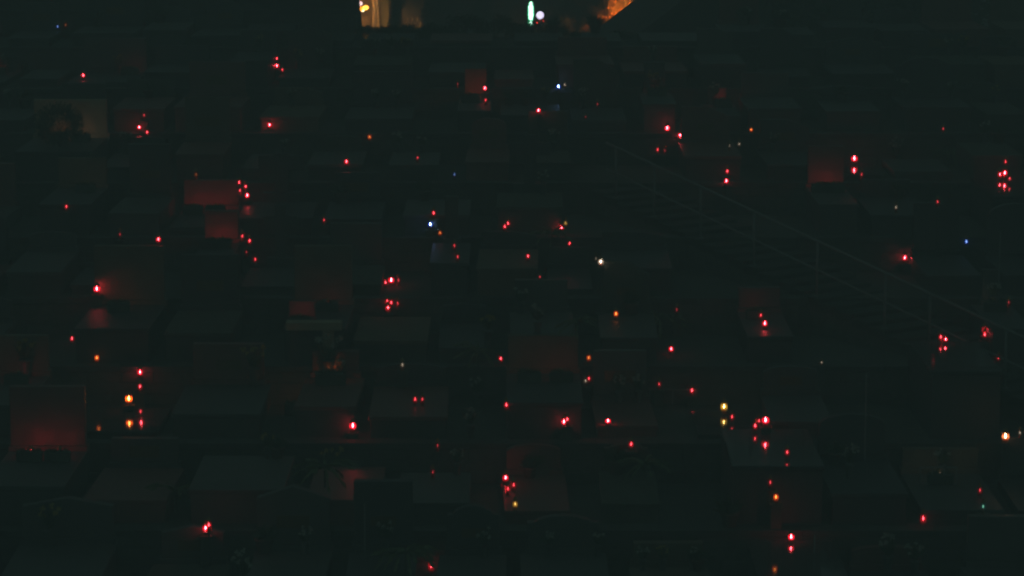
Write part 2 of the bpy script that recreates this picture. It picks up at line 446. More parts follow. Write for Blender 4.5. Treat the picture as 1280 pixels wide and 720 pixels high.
# candles that mirror in a polished slab: (x, y, height of flame over slab, photo y of the mirror image, colour, level, slab width)
FORCED = [(161, 498, .19, 532, 'o', 3, 1.15), (957, 525, .18, 557, 'r', 3, 1.2), (905, 508, .12, 530, 'y', 2.5, .9),
          (989, 671, .08, 688, 'r', 3, 1.1), (1182, 424, .07, 433, 'r', 2.5, 1.0), (1256, 216, .12, 236, 'r', 2.2, 1.1),
          (1068, 198, .11, 212, 'r', 3, .7)]
FPL = []
for (px, py, h, my, colr, lev, w) in FORCED:
    best = None
    for k in range(KMIN+1, KMAX+1):
        for off in (2.1, 1.9, 1.7, 2.2, 1.5):
            Y = yrow(k)+off; p = ray_at(px, py, Y); base = p.z-h-zrow(k)
            if .06 <= base <= 1.25:
                for dx in (0, .2, -.2, .35, -.35):
                    c = abs(base-.35) + abs(dx) + (0 if free(k, p.x+dx-w/2-.02, p.x+dx+w/2+.02) else 5)
                    if best is None or c < best[0]: best = (c, k, Y, base, p, dx)
    c, k, Y, base, p, dx = best
    if c > 4: print('CONFLICT forced', px, py)
    grave(k, p.x+dx, w, Y+.22, yrow(k)+.2, base, .22, 'polished granite', 'polished granite', 'none', desc=None, headw=w*.8, plaque=False)
    occupy(k, p.x+dx-w/2-.06, p.x+dx+w/2+.06)
    FPL.append((px, py, h, colr, lev, p, zrow(k)+base, k))
    PROT.append((px-10, px+10, py-14, my+8, Y))

# candles seen in the photo: x, y, colour, level[, face whose front they stand at]
C = [(72,33,'b',1),(82,31,'o',.3),(104,94,'r',1.8),(174,159,'r',2.2),(184,165,'r',1.2),(180,144,'r',.4),(346,73,'r',1.1),(346,82,'r',2),
 (353,87,'r',.9),(337,156,'r',2.3),(462,171,'o',.8),(572,105,'r',.3),(606,110,'r',2.6,'brick'),(607,125,'r',1),(698,108,'b',2.4),(706,106,'w',.9),
 (673,138,'r',2),(747,130,'r',.3),(732,146,'r',.3),(834,160,'r',2.7),(850,169,'r',2.2),(939,162,'o',1.4),(924,180,'w',.6),(912,182,'w',.2),
 (822,187,'r',1),(831,188,'r',.3),(433,202,'r',1.9),(522,197,'r',.5),(568,218,'b',.4),(909,214,'r',1.2),(908,226,'r',2.3),(1179,161,'r',.7),
 (1077,218,'r',.4),(1257,202,'r',.9),(1250,218,'r',1.8),(1262,223,'r',1),
 (1172,252,'r',.4),(1120,259,'w',.5),(1208,302,'b',1.1),(1131,322,'r',2.4),(299,228,'r',1.3,'glow'),(307,233,'r',1.2,'glow'),(300,238,'r',.8,'glow'),
 (309,244,'r',2.3,'glow'),(245,218,'o',.2),(83,258,'r',1),(198,299,'r',1.6),(150,293,'r',.2),(312,301,'r',1.4,'glowb'),(303,295,'r',.8,'glowb'),(319,324,'r',.9),
 (308,315,'r',.3),(405,275,'r',.6),(542,266,'r',1.1),(538,280,'b',2.3),(550,291,'o',.9),(568,307,'r',.5),(572,321,'r',.4),(631,283,'r',1.5),
 (635,279,'r',1.4),(702,284,'r',2),(707,279,'y',1),(712,304,'r',1.3),(660,320,'r',1.2),(675,346,'r',.4),(751,327,'w',2.1),(745,323,'w',.3),
 (489,350,'r',3),(482,353,'r',1.1),(498,350,'r',.5),(121,361,'r',2.8),(484,377,'r',1.5),(489,378,'r',1.4),(485,385,'r',1.7),(497,379,'r',.4),
 (770,392,'o',1.1),(846,387,'r',.3),(90,423,'r',1.3),(121,447,'o',1.5),(175,465,'r',2),(175,483,'r',1.3),(626,448,'r',1.5),(736,447,'o',.8),
 (736,473,'r',.9),(732,476,'w',.4),(839,436,'r',1.6),(951,394,'r',1),(956,404,'r',2.4),(1231,412,'r',1.6),(1231,418,'r',1.3),(1176,421,'r',1.4),
 (1248,447,'r',.6),(1027,453,'w',.4),(1261,378,'r',.2),(519,499,'r',1),(528,499,'r',.7),(633,506,'r',1.4),(441,532,'r',3),(503,456,'w',.4),(705,527,'r',2.3),
 (709,524,'r',1.1),(760,526,'r',3),(789,555,'r',1.3),(824,480,'r',.7),(865,488,'r',1.3),(915,521,'r',.8),(949,526,'r',.8),(944,532,'r',1.3),
 (984,565,'r',1),(963,603,'r',.5),(970,621,'o',1.1),(1257,545,'p',3),(1275,541,'w',.4),(632,597,'r',2.5),(629,606,'r',.5),(635,611,'r',.9),
 (642,606,'r',1),(644,630,'y',1.5),(1154,648,'r',1.4),(1225,613,'r',.4),(1229,633,'g',.5),(257,660,'r',2),(261,656,'r',1.2),(539,707,'r',1.2),
 (547,557,'r',.15),(541,590,'r',.15)]

# fill each terrace with further tombs
SH = ['square', 'square', 'rounded', 'shouldered', 'cross', 'sloping', 'pointed', 'square', 'none']
ST = ['grey granite', 'black granite', 'grey granite', 'weathered limestone', 'black granite', 'red granite', 'old marble', 'brown sandstone']
for k in range(-1, KMAX):
    y = yrow(k); half = 640/F*(y+2)*1.02+1.0
    x = -half + random.uniform(0, .5)
    xmax = half if k <= KCREST else (XL-2.2 if k == KCREST+1 else XL2-.2)
    while x < xmax:
        w = random.choice([.75, .85, .95, 1.0, 1.1, 1.25])
        xc = x+w/2
        if not free(k, xc-w/2-.08, xc+w/2+.08) or any(on_stairs(xx, yy, .15) for xx in (xc-w/2, xc, xc+w/2) for yy in (y+.1, y+1.3, y+2.5)):
            x += .12; continue
        if xc+w/2 > xmax: break
        best = None
        for t in range(26):
            shape = random.choice(SH); sh = random.uniform(.16, .5); hh = random.uniform(.28, .95)
            if shape == 'cross': hh = random.uniform(.7, 1.15)
            if shape == 'none': hh = 0
            yf = y+random.uniform(1.95, 2.35); yb = y+random.uniform(.18, .34)
            zf = zrow(k)+sh
            xL, _ = project(xc-w/2, yf, zf); xR, _ = project(xc+w/2, yf, zf)
            pyt = project(xc, yf, zf+hh)[1]; pyb = project(xc, yf, zf)[1]
            pslab = project(xc, yb, zf)[1]
            c = random.random()*.2
            for (a, b, t0, t1, Yp) in PROT:
                if b > xL-3 and a < xR+3 and Yp > yf and pyt < t1-1 and project(xc, yb, zrow(k))[1] > t0: c += 30+ (t1-pyt)
                if b > xL and a < xR and Yp > yb and pyb < t1-1 and pslab > t1-1: c += 10
            for q in C:
                if xL-3 < q[0] < xR+3:
                    if pyt+2 < q[1] < pyb-13 and hh > 0: c += 6 + (pyb-q[1])*.03
                    if pslab-2 < q[1] < pslab+22: c += 3
            if best is None or c < best[0]: best = (c, shape, sh, hh, yf, yb)
        c, shape, sh, hh, yf, yb = best
        if c > 25:
            sh, hh, shape = .14, 0, 'none'
        st1 = random.choice(ST)
        grave(k, xc, w, yf, yb, sh, hh, st1, st1 if random.random() < .6 else random.choice(ST), shape)
        occupy(k, xc-w/2-.05, xc+w/2+.05)
        x = xc+w/2+random.uniform(.16, .55)

# the pale ledge tomb of the middle left, built to the photo: a long bar on a side slab with a step
k = 4
best = None
def height_at(x, y):
    h = terrace(x, y)
    if on_stairs(x, y, 0):
        s = (Vector((x, y, 0))-E0).dot(sd)
        h = max(h, stz(max(0, s)))
    for b in BOXES:
        if b[0] <= x <= b[1] and b[2] <= y <= b[3] and b[4] > h: h = b[4]
    return h

def first_hit(px, py, h=0, y0=29, y1=76):
    """walk along the sight line until it comes within h above something: (Y, support z, sudden?)"""
    Y = y0; prev = None
    while Y < y1:
        p = ray_at(px, py, Y); s = height_at(p.x, Y); d = p.z-s
        if d <= h:
            return p, s, d, prev
        prev = (p, s, d); Y += .015
    return p, s, d, prev

# small separate memorial stone standing on the slab under the broad dim headstone
p = first_hit(377, 399, 0)[0]; Y = p.y-.03; pa, pb = ray_at(361, 400, Y), ray_at(394, 376, Y)
zz0 = height_at(p.x, Y-.02)
o = empty('memorial_stone', ((pa.x+pb.x)/2, Y, zz0)); tag(o, FACES['plum'][6], 'headstone')
hh = max(.2, pb.z-zz0); ww = (pb.x-pa.x)/2
obj('stone', bbox(-ww, ww, 0, .09, .045, hh, .01), GR['red granite'], o); obj('foot', bbox(-ww-.02, ww+.02, -.03, .12, 0, .042, .006), GR['grey granite'], o)
FY['plum'] = (math.floor((Y-Y0)/P), Y, p.x, zz0-zrow(math.floor((Y-Y0)/P)))
print('plum', zz0, hh, Y)
# ------------------------------------------------------------ grave candles
COLS = {  # flame colour, sleeve tint, sleeve glow
 'r': ((1, .58, .60), (.95, .10, .135), (1, .012, .04)),
 'o': ((1, .62, .34), (1, .50, .18), (1, .13, .012)),
 'p': ((1, .80, .62), (1, .75, .50), (1, .25, .08)),
 'y': ((1, .78, .45), (1, .74, .34), (.75, .42, .04)),
 'w': ((1, .82, .62), (.85, .85, .80), (.6, .42, .30)),
 'b': ((.55, .72, 1), (.50, .66, 1), (.02, .08, .6)),
 'g': ((.6, 1, .75), (.5, .9, .8), (.1, .4, .35)),
}
NAMEC = {'p': 'peach', 'r': 'red', 'o': 'orange', 'y': 'yellow', 'w': 'whitish', 'b': 'blue', 'g': 'greenish'}
def lvl(v): return min((.2, .5, .9, 1.3, 1.7, 2.2, 3), key=lambda a: abs(a-v))
STR = {.2: .9, .5: 2.6, .9: 6, 1.3: 14, 1.7: 34, 2.2: 75, 3: 75}
GLOW = {.2: .02, .5: .06, .9: .16, 1.3: .30, 1.7: .5, 2.2: .8, 3: 1.5}
protos = {}
meshes = {}
def mesh_of(bm, name, mat, smooth=True):
    me = bpy.data.meshes.new(name); bmesh.ops.recalc_face_normals(bm, faces=bm.faces); bm.to_mesh(me); bm.free()
    if smooth:
        for p in me.polygons: p.use_smooth = True
    me.materials.append(mat); return me
def lantern_meshes(c, l):
    if (c, l) in meshes: return meshes[(c, l)]
    fc, tint, glow = COLS[c]
    big = l >= 2.9; r = .050 if big else (.042 if l > 1.5 else .034)
    # sleeve: slightly waisted open tube
    bm = bmesh.new()
    prof = [(r*.88, .012), (r*.96, .03), (r, .07), (r*.98, .12), (r*.84, .150)]
    n = 14; rings = [[bm.verts.new((q*math.cos(2*PI*i/n), q*math.sin(2*PI*i/n), z)) for i in range(n)] for q, z in prof]
    for A, B in zip(rings, rings[1:]):
        for i in range(n): bm.faces.new((A[i], A[(i+1) % n], B[(i+1) % n], B[i]))
    sm = mesh_of(bm, 'sleeve', shell_mat('candle_sleeve', tint, glow, GLOW[l]*(2.2 if c == 'o' else 1)))
    bm = bmesh.new(); lathe(bm, [(r*.9, .150), (r*.95, .156), (r*.8, .170), (r*.45, .184), (r*.42, .192), (r*.5, .195), (r*.3, .206), (0.0, .210)], 14)
    lm = mesh_of(bm, 'lid', M['brass'])
    bm = bmesh.new(); lathe(bm, [(r*.8, 0), (r*.95, .004), (r*.95, .010), (r*.85, .0115)], 14)
    bmh = mesh_of(bm, 'foot', M['brass'])
    bm = bmesh.new(); lathe(bm, [(r*.62, .012), (r*.62, .062), (r*.2, .066)], 10)
    wm = mesh_of(bm, 'wax', M['wax'])
    bm = bmesh.new(); fs = 1.5 if big else (1.15 if l > 1.5 else .8); fh = 1.5 if big else 1
    lathe(bm, [(0, .094-.022*fh), (.0075*fs, .084), (.0088*fs, .093), (.0055*fs, .095+.014*fh), (0, .095+.03*fh)], 7)
    fm = mesh_of(bm, 'flame', emit_mat('candle_flame', fc, STR[l]*{'r': 1, 'b': .8 if l > 2 else .4, 'w': .4, 'y': .3, 'o': .5, 'p': .4, 'g': .5}[c]))
    meshes[(c, l)] = (sm, lm, bmh, wm, fm)
    return meshes[(c, l)]
FH = .096
CAND = []
def candle(px, py, pos, c, lev, scale=1.0, k=None):
    l = lvl(lev)
    root = empty('grave_candle', pos, random.uniform(0, 6)); root.scale = (max(.8, min(scale, 1.15)),)*2+(scale,)
    for nm, me in zip(('sleeve', 'lid', 'foot', 'wax', 'flame'), lantern_meshes(c, l)):
        o = bpy.data.objects.new(nm, me); COL.objects.link(o); o.parent = root
    kk = k if k is not None else math.floor((pos[1]-Y0)/P)
    CAND.append(dict(o=root, x=px, y=py, k=kk, c=c, l=l))
    return root
PLI = []
def plinth(x, y, z0, h, k=None):
    if h < .42:
        s = .075
        o = empty('candle_block', (x, y, z0)); bm = bbox(-s, s, -s, s, 0, h-.02, .006); obj('block', bm, GR['weathered limestone'], o)
        bm = bbox(-s-.012, s+.012, -s-.012, s+.012, h-.019, h, .004); obj('cap', bm, GR['weathered limestone'], o)
        PLI.append((o, x, y, 'block'))
    else:
        o = empty('candle_stand', (x, y, z0))
        bm = bmesh.new(); tube(bm, (0, 0, 0), (0, 0, h-.012), .011, 8); obj('rod', bm, M['iron'], o)
        bm = bmesh.new(); lathe(bm, [(.07, h-.011), (.075, h)], 12); obj('tray', bm, M['iron'], o)
        bm = bmesh.new(); lathe(bm, [(.09, 0), (.08, .012), (.02, .02)], 12); obj('foot', bm, M['iron'], o)
        PLI.append((o, x, y, 'stand'))
for (px, py, h, c, lev, p, z, k) in FPL:
    if h > .13:
        plinth(p.x, p.y, z, h-FH); z += h-FH; h = FH
    candle(px, py, (p.x, p.y, z), c, lev, h/FH, k)
placed = []
for q in C:
    px, py, c, lev = q[:4]
    if len(q) > 4:
        k, Yf, xf, sh = FY[q[4]]
        Y = Yf-.28; p = ray_at(px, py, Y); s = height_at(p.x, Y); d = p.z-s
        # never behind something nearer
        if first_hit(px, py, .01)[0].y < Y-.02: len_q = 4
        else: len_q = 5
    else: len_q = 4
    if len_q == 4:
        p, s, d, prev = first_hit(px, py, FH)
        if d < FH-.03 and prev:
            if d > .055:
                p = ray_at(px, py, p.y+.05); d = p.z-s
            else:
                Y = prev[0].y-.07; p = ray_at(px, py, Y); s = height_at(p.x, Y); d = p.z-s
    clash = [b for b in placed if abs(b[0]-p.x) < .095 and abs(b[1]-p.y) < .095]
    if clash:
        Y = min(b[1] for b in clash)-.11; p = ray_at(px, py, Y); s = height_at(p.x, Y); d = p.z-s
    sc = d/FH
    if sc > 1.5:
        plinth(p.x, p.y, s, d-FH); z = s+d-FH; sc = 1
    else:
        sc = max(.5, sc); z = s
    candle(px, py, (p.x, p.y, z), c, lev, sc)
    placed.append((p.x, p.y))

# ------------------------------------------------------------ flowers, pots, little plants
PLANTS = []
def plant(kind, x, y, z, s=1.0, label=None, cat='plant', seed=0):
    random.seed(seed*31+5)
    if kind == 'bouquet':
        o = empty('flower_vase', (x, y, z))
        bm = bmesh.new(); lathe(bm, [(.045*s, 0), (.055*s, .01), (.04*s, .05*s), (.06*s, .16*s), (.07*s, .18*s)], 12); obj('vase', bm, GR['grey granite'], o, smooth=True)
        bm = bmesh.new()
        for i in range(26):
            d = Vector((random.uniform(-.7, .7), random.uniform(-.7, .7), 1)); leaf(bm, Vector((0, 0, .17*s))+d*.02, d, random.uniform(.12, .26)*s, .035*s)
        obj('leaves', bm, M['foliage'], o)
        bm = bmesh.new()
        for i in range(9):
            d = Vector((random.uniform(-.6, .6), random.uniform(-.6, .6), 1)).normalized(); c = Vector((0, 0, .17*s))+d*random.uniform(.16, .26)*s
            for j in range(16):
                v = Vector((random.gauss(0, 1), random.gauss(0, 1), random.gauss(0, 1)+.4)); leaf(bm, c, v, .035*s, .018*s)
        obj('blossoms', bm, M[random.choice(['petals', 'petals', 'petals2'])], o)
    elif kind == 'pot':
        o = empty('potted_plant', (x, y, z))
        bm = bmesh.new(); lathe(bm, [(.09*s, 0), (.12*s, .17*s), (.135*s, .17*s), (.135*s, .20*s), (.11*s, .195*s)], 14); obj('pot', bm, M['pot'], o, smooth=True)
        bm = bmesh.new()
        for i in range(70):
            d = Vector((random.gauss(0, .6), random.gauss(0, .6), random.uniform(.2, 1))); leaf(bm, Vector((random.uniform(-.05, .05), random.uniform(-.05, .05), .19*s)), d, random.uniform(.12, .28)*s, .045*s)
        obj('foliage', bm, M['foliage'], o)
    elif kind == 'screen_trough':  # planter added only to keep an added lantern out of view
        o = empty('screen_planter', (x, y, z))
        obj('box', bbox(-.19*s, .19*s, -.07*s, .07*s, 0, .15*s, .008), GR['weathered limestone'], o)
        bm = bmesh.new()
        for i in range(60):
            leaf(bm, Vector((random.uniform(-.16, .16)*s, random.uniform(-.05, .05)*s, .14*s)), Vector((random.gauss(0, .8), random.gauss(0, .5), 1)), random.uniform(.04, .09)*s, .03*s)
        obj('foliage', bm, M['foliage'], o)
    elif kind == 'fan':
        o = empty('leafy_plant', (x, y, z))
        bm = bmesh.new(); tube(bm, (0, 0, -.01), (0, 0, .22*s), .012*s, 6); obj('stem', bm, M['bark'], o)
        bm = bmesh.new()
        for i in range(16):
            a = 2*PI*i/16+random.uniform(-.2, .2); e = random.uniform(-.25, .7)
            d = Vector((math.cos(a), math.sin(a)*.8, e)); q = Vector((0, 0, .2*s)); 
            for j in range(4):
                leaf(bm, q, d, .12*s, .04*s); q = q+d.normalized()*.08*s; d.z -= .28
        obj('fronds', bm, M['foliage2'], o)
    elif kind == 'shrub':
        o = empty('round_shrub', (x, y, z))
        bm = bmesh.new()
        for i in range(5): tube(bm, (0, 0, -.02), (random.uniform(-.15, .15)*s, random.uniform(-.1, .1)*s, .35*s), .014*s, 5)
        obj('stems', bm, M['bark'], o)
        bm = bmesh.new()
        for i in range(1500):
            v = Vector((random.gauss(0, 1), random.gauss(0, 1), random.gauss(0, 1))).normalized()*random.uniform(.55, 1.05)
            q = Vector((v.x*.42*s, v.y*.3*s, .42*s+v.z*.36*s)); leaf(bm, q, v+Vector((0, 0, .4)), .06*s, .035*s)
        obj('foliage', bm, M['foliage'], o)
    PLANTS.append(dict(o=o, label=label, cat=cat, kind=kind, x=project(x, y, z)[0], k=math.floor((y-Y0)/P), y=y))
    return o
def plant_at(px, py, kind, s=1, h=.2, seed=0, label=None):
    p, su, d, prev = first_hit(px, py, h*s)
    if d < h*s-.05 and prev: p = ray_at(px, py, prev[0].y-.06); su = height_at(p.x, p.y)
    o = plant(kind, p.x, p.y, su, s, label, 'plant', seed)
    return o
# unseen lanterns added to light a face, each screened by an added planter: (face, fraction along the face, colour, level)
for i, (key, fr, c, lev, n) in enumerate([('pale', .75, 'w', 3, 0), ('pale', .45, 'o', 3, 0), ('glow', .25, 'r', 3, 0), ('trap', .65, 'r', 2.2, 0), ('wine', .25, 'r', 2.2, 0), ('glowb', .3, 'r', 2.2, 0), ('trap', .28, 'r', 3, 0), ('ruby', .6, 'r', 3, 0), ('plum', .5, 'r', 2.2, 0), ('rosy', .7, 'w', 2.2, 0),
                               ('leftw', .55, 'r', 2.2, 0), ('far', .85, 'r', 2.2, 0), ('dusk', .5, 'r', 2.2, 0), ('violet', .4, 'r', 2.2, 0), ('umber', .5, 'w', 2.2, 0),
                               ('tall', .5, 'w', 2.2, 0), ('midb', .6, 'r', 2.2, 0), ('wine', .6, 'r', 3, 0), ('glow', .65, 'r', 3, 0), ('glowb', .6, 'r', 3, 0),
                               ('mid', .4, 'o', 2.2, 0), ('bar', .75, 'r', 2.6, 0), ('bar', .3, 'o', 1.7, 0), ('brick', .3, 'o', 3, 0), ('edge', .6, 'r', 2.2, 0)]):
    k, Yf, xf, sh = FY[key]; a, b = FACES[key][:2]
    X = ray_at(a+(b-a)*fr, 300, Yf).x; z = zrow(k)+sh
    px, py = project(X, Yf-.42, z+.05)
    candle(px, py, (X, Yf-.42, z), c, lev, .9, k)
    CAND[-1]['hidden'] = True
    plant('screen_trough', X, Yf-.60, z, .95, seed=40+i)
plant_at(30, 414, 'bouquet', 1.49, seed=1); plant_at(824, 366, 'fan', 1.49, seed=2); plant_at(219, 614, 'fan', 1.55, seed=3)
plant_at(507, 690, 'fan', 1.35, seed=4); plant_at(412, 556, 'bouquet', 1.35, seed=5); plant_at(406, 588, 'fan', 1.35, seed=6)
plant_at(610, 412, 'bouquet', 1.22, seed=7); plant_at(598, 438, 'fan', 1.22, seed=8); plant_at(690, 294, 'fan', 1.22, seed=9)
plant_at(410, 425, 'bouquet', 1.62, seed=10); plant_at(317, 425, 'bouquet', 1.49, seed=11); plant_at(597, 478, 'bouquet', 1.08, seed=12)
plant_at(672, 400, 'bouquet', 1.08, seed=13); plant_at(722, 402, 'fan', 1.08, seed=14); plant_at(1120, 160, 'bouquet', 1.22, seed=15)
plant_at(588, 530, 'bouquet', 1.08, seed=16); plant_at(806, 580, 'fan', 1.22, seed=17); plant_at(1110, 682, 'bouquet', 1.22, seed=18)
plant_at(1062, 578, 'bouquet', 1.08, seed=19); plant_at(74, 163, 'shrub', 1.0, .3, seed=20); plant_at(305, 720, 'bouquet', 1.35, seed=21)
plant_at(1190, 160, 'fan', 1.22, seed=22); plant_at(912, 640, 'pot', 1., seed=23); plant_at(330, 640, 'pot', 1., seed=24); plant_at(60, 660, 'bouquet', 1.35, seed=25)
random.seed(99)
for i in range(120):
    gg = random.choice([q for q in GRAVES if q['k'] >= -1])
    o = gg['o']; bx = [b for b in BOXES if abs((b[0]+b[1])/2-gg['x']) < .02 and b[2] > yrow(gg['k'])-.1 and b[3] < yrow(gg['k'])+2.6]
    if not bx: continue
    b = bx[0]; x = random.uniform(b[0]+.12, b[1]-.12); y = b[3]-.16
    if any(abs(x-q[0]) < .2 and abs(y-q[1]) < .3 for q in placed) or any(abs(p.x-x) < .35 and abs(p.y-y) < 1.5 for *_, p, z, k2 in FPL): continue
    qx, qy = project(x, y, b[4]+.15)
    if any(abs(qx-c[0]) < 16 and -34 < c[1]-qy < 14 for c in C): continue
    st8 = random.getstate(); plant(random.choice(['bouquet', 'bouquet', 'pot']), x, y, b[4], random.uniform(.75, 1.05), seed=100+i); random.setstate(st8)

exec_late = True
# ------------------------------------------------------------ the pale ledge (horizontal bar on an upright with a step)
Y = first_hit(392, 410, 0)[0].y-.35
lt = ray_at(357, 402, Y); rt = ray_at(427, 402, Y); zg = min(height_at(lt.x, Y), height_at(rt.x, Y))
lg = empty('ledge_monument', ((lt.x+rt.x)/2, Y, zg)); tag(lg, 'pale stone monument with a long top ledge on a stepped upright', 'monument')
def lp(px, py): p = ray_at(px, py, Y); return p.x-lg.location.x, p.z-lg.location.z
x0, z1 = lp(357, 403); x1, z0 = lp(427, 413)
obj('ledge', bbox(x0, x1, -.03, .22, z0, z1, .008), GR['cream stone'], lg)
xa, za = lp(403, 413); xb, zb = lp(417, 443)
obj('upright', bbox(xa, xb, .0, .18, zb, z0-.003, .008), GR['cream stone'], lg)
xa2, _ = lp(402, 443); xb2, zc = lp(427, 452)
obj('shelf', bbox(xa2, xb2, -.02, .2, zc, zb-.003, .008), GR['cream stone'], lg)
xa3, _ = lp(419, 452); xb3, _ = lp(427, 470)
obj('leg', bbox(xa3, xb3, .0, .18, -.05, zc-.003, .006), GR['cream stone'], lg)
pn = bbox(x0+.05, xa-.005, .1, .16, -.05, z0-.003, .006); obj('back_panel', pn, GR['black granite'], lg)

for fx in (.3, .85):  # lanterns added to light the ledge, screened by added planters
    X = x0+(x1-x0)*fx+lg.location.x; zl = height_at(X, Y-.55)
    px, py = project(X, Y-.55, zl+.1); bz_ = height_at(X, Y-.74)
    if bz_ > zl-.08:
        candle(px, py, (X, Y-.55, zl), 'o', 3, .9)
        plant('screen_trough', X, Y-.74, bz_, 1.2, seed=70+int(fx*10))
    else:
        done = False
        for dy in (.3, .35, .4, .5, .6, .8, 1.0):
            for ddx in (0, .1, -.1, .2, -.2, .3, -.3):
                za, zb_ = height_at(X+ddx, Y-dy), height_at(X+ddx, Y-dy-.17)
                if not done and abs(za-zb_) < .02 and za < lg.location.z+.6:
                    candle(px, py, (X+ddx, Y-dy, za), 'o', 2.2, .8); plant('screen_trough', X+ddx, Y-dy-.17, zb_, 1.2, seed=70+int(fx*10)); done = True
        print('ledge', fx, done)
# thin iron grave surround and small posts
def frame_rail(pa, pb, label, h=.6, n=5):
    a = first_hit(*pa, 0)[0]; Y = a.y-.05; A = ray_at(*pa, Y); B = ray_at(*pb, Y)
    z0 = min(height_at(A.x, Y), height_at(B.x, Y)); top = A.z
    o = empty('grave_railing', (A.x, Y, z0)); tag(o, label, 'railing')
    W = B.x-A.x; H = max(.25, top-z0)
    for i in range(n):
        bm = bmesh.new(); x = W*i/(n-1); tube(bm, (x, 0, height_at(A.x+x, Y)-z0), (x, 0, H), .010, 6); obj('baluster', bm, M['steel'], o)
    bm = bmesh.new(); tube(bm, (-.02, 0, H), (W+.02, 0, H), .012, 6); obj('top_bar', bm, M['steel'], o)
frame_rail((812, 496), (870, 494), 'small grave railing of thin metal bars left of the yellow candle', n=3)
frame_rail((1150, 605), (1195, 603), 'short thin metal grave railing below the umber headstone', n=4)
for (px, py, py2, lab) in ((456, 633, 674, 'thin metal stake standing alone near the bottom left of centre'), (1082, 470, 520, 'thin metal stake below the handrail'),
                           (1248, 292, 372, 'tall thin pole at the right edge above the handrail'), (1018, 672, 690, 'short thin stake right of the bottom red candle')):
    p = first_hit(px, py2, 0)[0]; Y = p.y-.06; A = ray_at(px, py2, Y); B = ray_at(px, py, Y); z = height_at(A.x, Y)
    o = empty('metal_stake', (A.x, Y, z)); tag(o, lab, 'stake')
    bm = bmesh.new(); tube(bm, (0, 0, -.02), (0, 0, B.z-z), .012, 8); obj('rod', bm, M['steel'], o)
    bm = bmesh.new(); lathe(bm, [(0, B.z-z), (.02, B.z-z+.02), (0, B.z-z+.045)], 8); obj('finial', bm, M['steel'], o)

# ------------------------------------------------------------ beyond the crest
def lit_leaves(bm, c, r, n, size):
    for i in range(n):
        v = Vector((random.gauss(0, 1), random.gauss(0, 1), random.gauss(0, 1))).normalized()*random.random()**.4
        leaf(bm, Vector((c[0]+v.x*r[0], c[1]+v.y*r[1], c[2]+v.z*r[2])), Vector((random.gauss(0, 1), random.gauss(0, 1), random.gauss(0, .6))), size, size*.5)
random.seed(5)
hn = 0
for i in range(9):      # low bushes along the crest between the terraces and the street
    x = -3.0+i*.66; hh = [.24, .28, .32, .48, .50, .36, .28, .16, .14][i]
    z = zrow(KCREST); o = empty('crest_bush', (x, CREST-.28, z))
    tag(o, 'dark leafy bush, %s from left along the top edge before the street' % ORD[i+1], 'bush', 'bushes along the top edge')
    bm = bmesh.new()
    for j in range(4): tube(bm, (0, 0, -.03), (random.uniform(-.25, .25), random.uniform(-.08, .08), hh*.8), .01, 5)
    obj('stems', bm, M['bark'], o)
    bm = bmesh.new()
    for q in range(5):
        lit_leaves(bm, (random.uniform(-.3, .3), random.uniform(-.1, .1), hh*random.uniform(.25, .8)), (.2, .16, hh*.32), 170, .07)
    obj('foliage', bm, M['foliage'], o)

def tree(x, y, z, h, rx, rz, label, seed, n=26, per=260, size=.22):
    random.seed(seed)
    o = empty('evergreen_tree', (x, y, z)); tag(o, label, 'tree', 'trees behind the graveyard')
    bm = bmesh.new(); tube(bm, (0, 0, -.2), (0, 0, h*.55), .22, 9, .12)
    for i in range(9):
        a = random.uniform(0, 6.3); q = Vector((math.cos(a)*rx*.6, math.sin(a)*rx*.6, h*random.uniform(.45, .9))); tube(bm, (0, 0, h*random.uniform(.25, .5)), q, .07, 6, .02)
    obj('trunk', bm, M['bark'], o)
    bm = bmesh.new()
    for i in range(n):
        v = Vector((random.gauss(0, 1), random.gauss(0, 1), random.gauss(0, 1))).normalized()*random.uniform(.3, .9)
        lit_leaves(bm, (v.x*rx, v.y*rx, h*.62+v.z*rz), (rx*.34, rx*.34, rz*.26), per, size)
    obj('crown', bm, M['foliage'], o)
tree(7.4, 67, 11.6, 7.0, 2.3, 3.4, 'dark evergreen tree just right of the chapel roof', 1)
tree(10.6, 69, 11.2, 7.6, 2.5, 3.8, 'broad dark evergreen between two others at the upper right', 2)
tree(14.0, 67, 11.4, 7.2, 2.4, 3.6, 'dark evergreen tree at the far upper right', 3)
tree(9.0, 76, 10.4, 8.4, 2.8, 4.2, 'tall dark evergreen behind the right hand trees', 4, size=.28)
tree(-11.5, 75.5, zrow(KMAX), 6.0, 2.2, 3.0, 'dark evergreen on the uppermost left terrace', 5)
tree(-7.6, 76.5, zrow(KMAX), 6.5, 2.0, 3.2, 'dark evergreen behind the mausoleum', 6)

# mausoleum whose right wall ends the dark left half of the picture
bz = zrow(10)
x1 = ray_at(446.5, 20, 64.2).x; x0 = x1-2.0
mo = empty('mausoleum', ((x0+x1)/2, 61.75, bz)); tag(mo, 'dark square mausoleum beside the opening to the lit street', 'mausoleum')
hw = (x1-x0)/2
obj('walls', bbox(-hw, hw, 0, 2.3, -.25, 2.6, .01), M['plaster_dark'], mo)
bm = bmesh.new(); prism(bm, [(-hw-.0, 2.603), (-hw-.0, 2.75), (0, 3.4), (hw+.0, 2.75), (hw+.0, 2.603)], -.1, 2.4); obj('roof', bm, M['tiles'], mo)
d = obj('door', bbox(-.35, .35, -.05, -.002, -.1, 1.8, .006), M['iron'], mo); obj('handle', bbox(.22, .25, -.09, -.052, .8, .95), M['bronze'], d)
bm = bmesh.new(); prism(bm, [(x, z+3.41) for x, z in cross_outline(.5, .7)], .0, .1); obj('cross', bm, GR['weathered limestone'], mo)

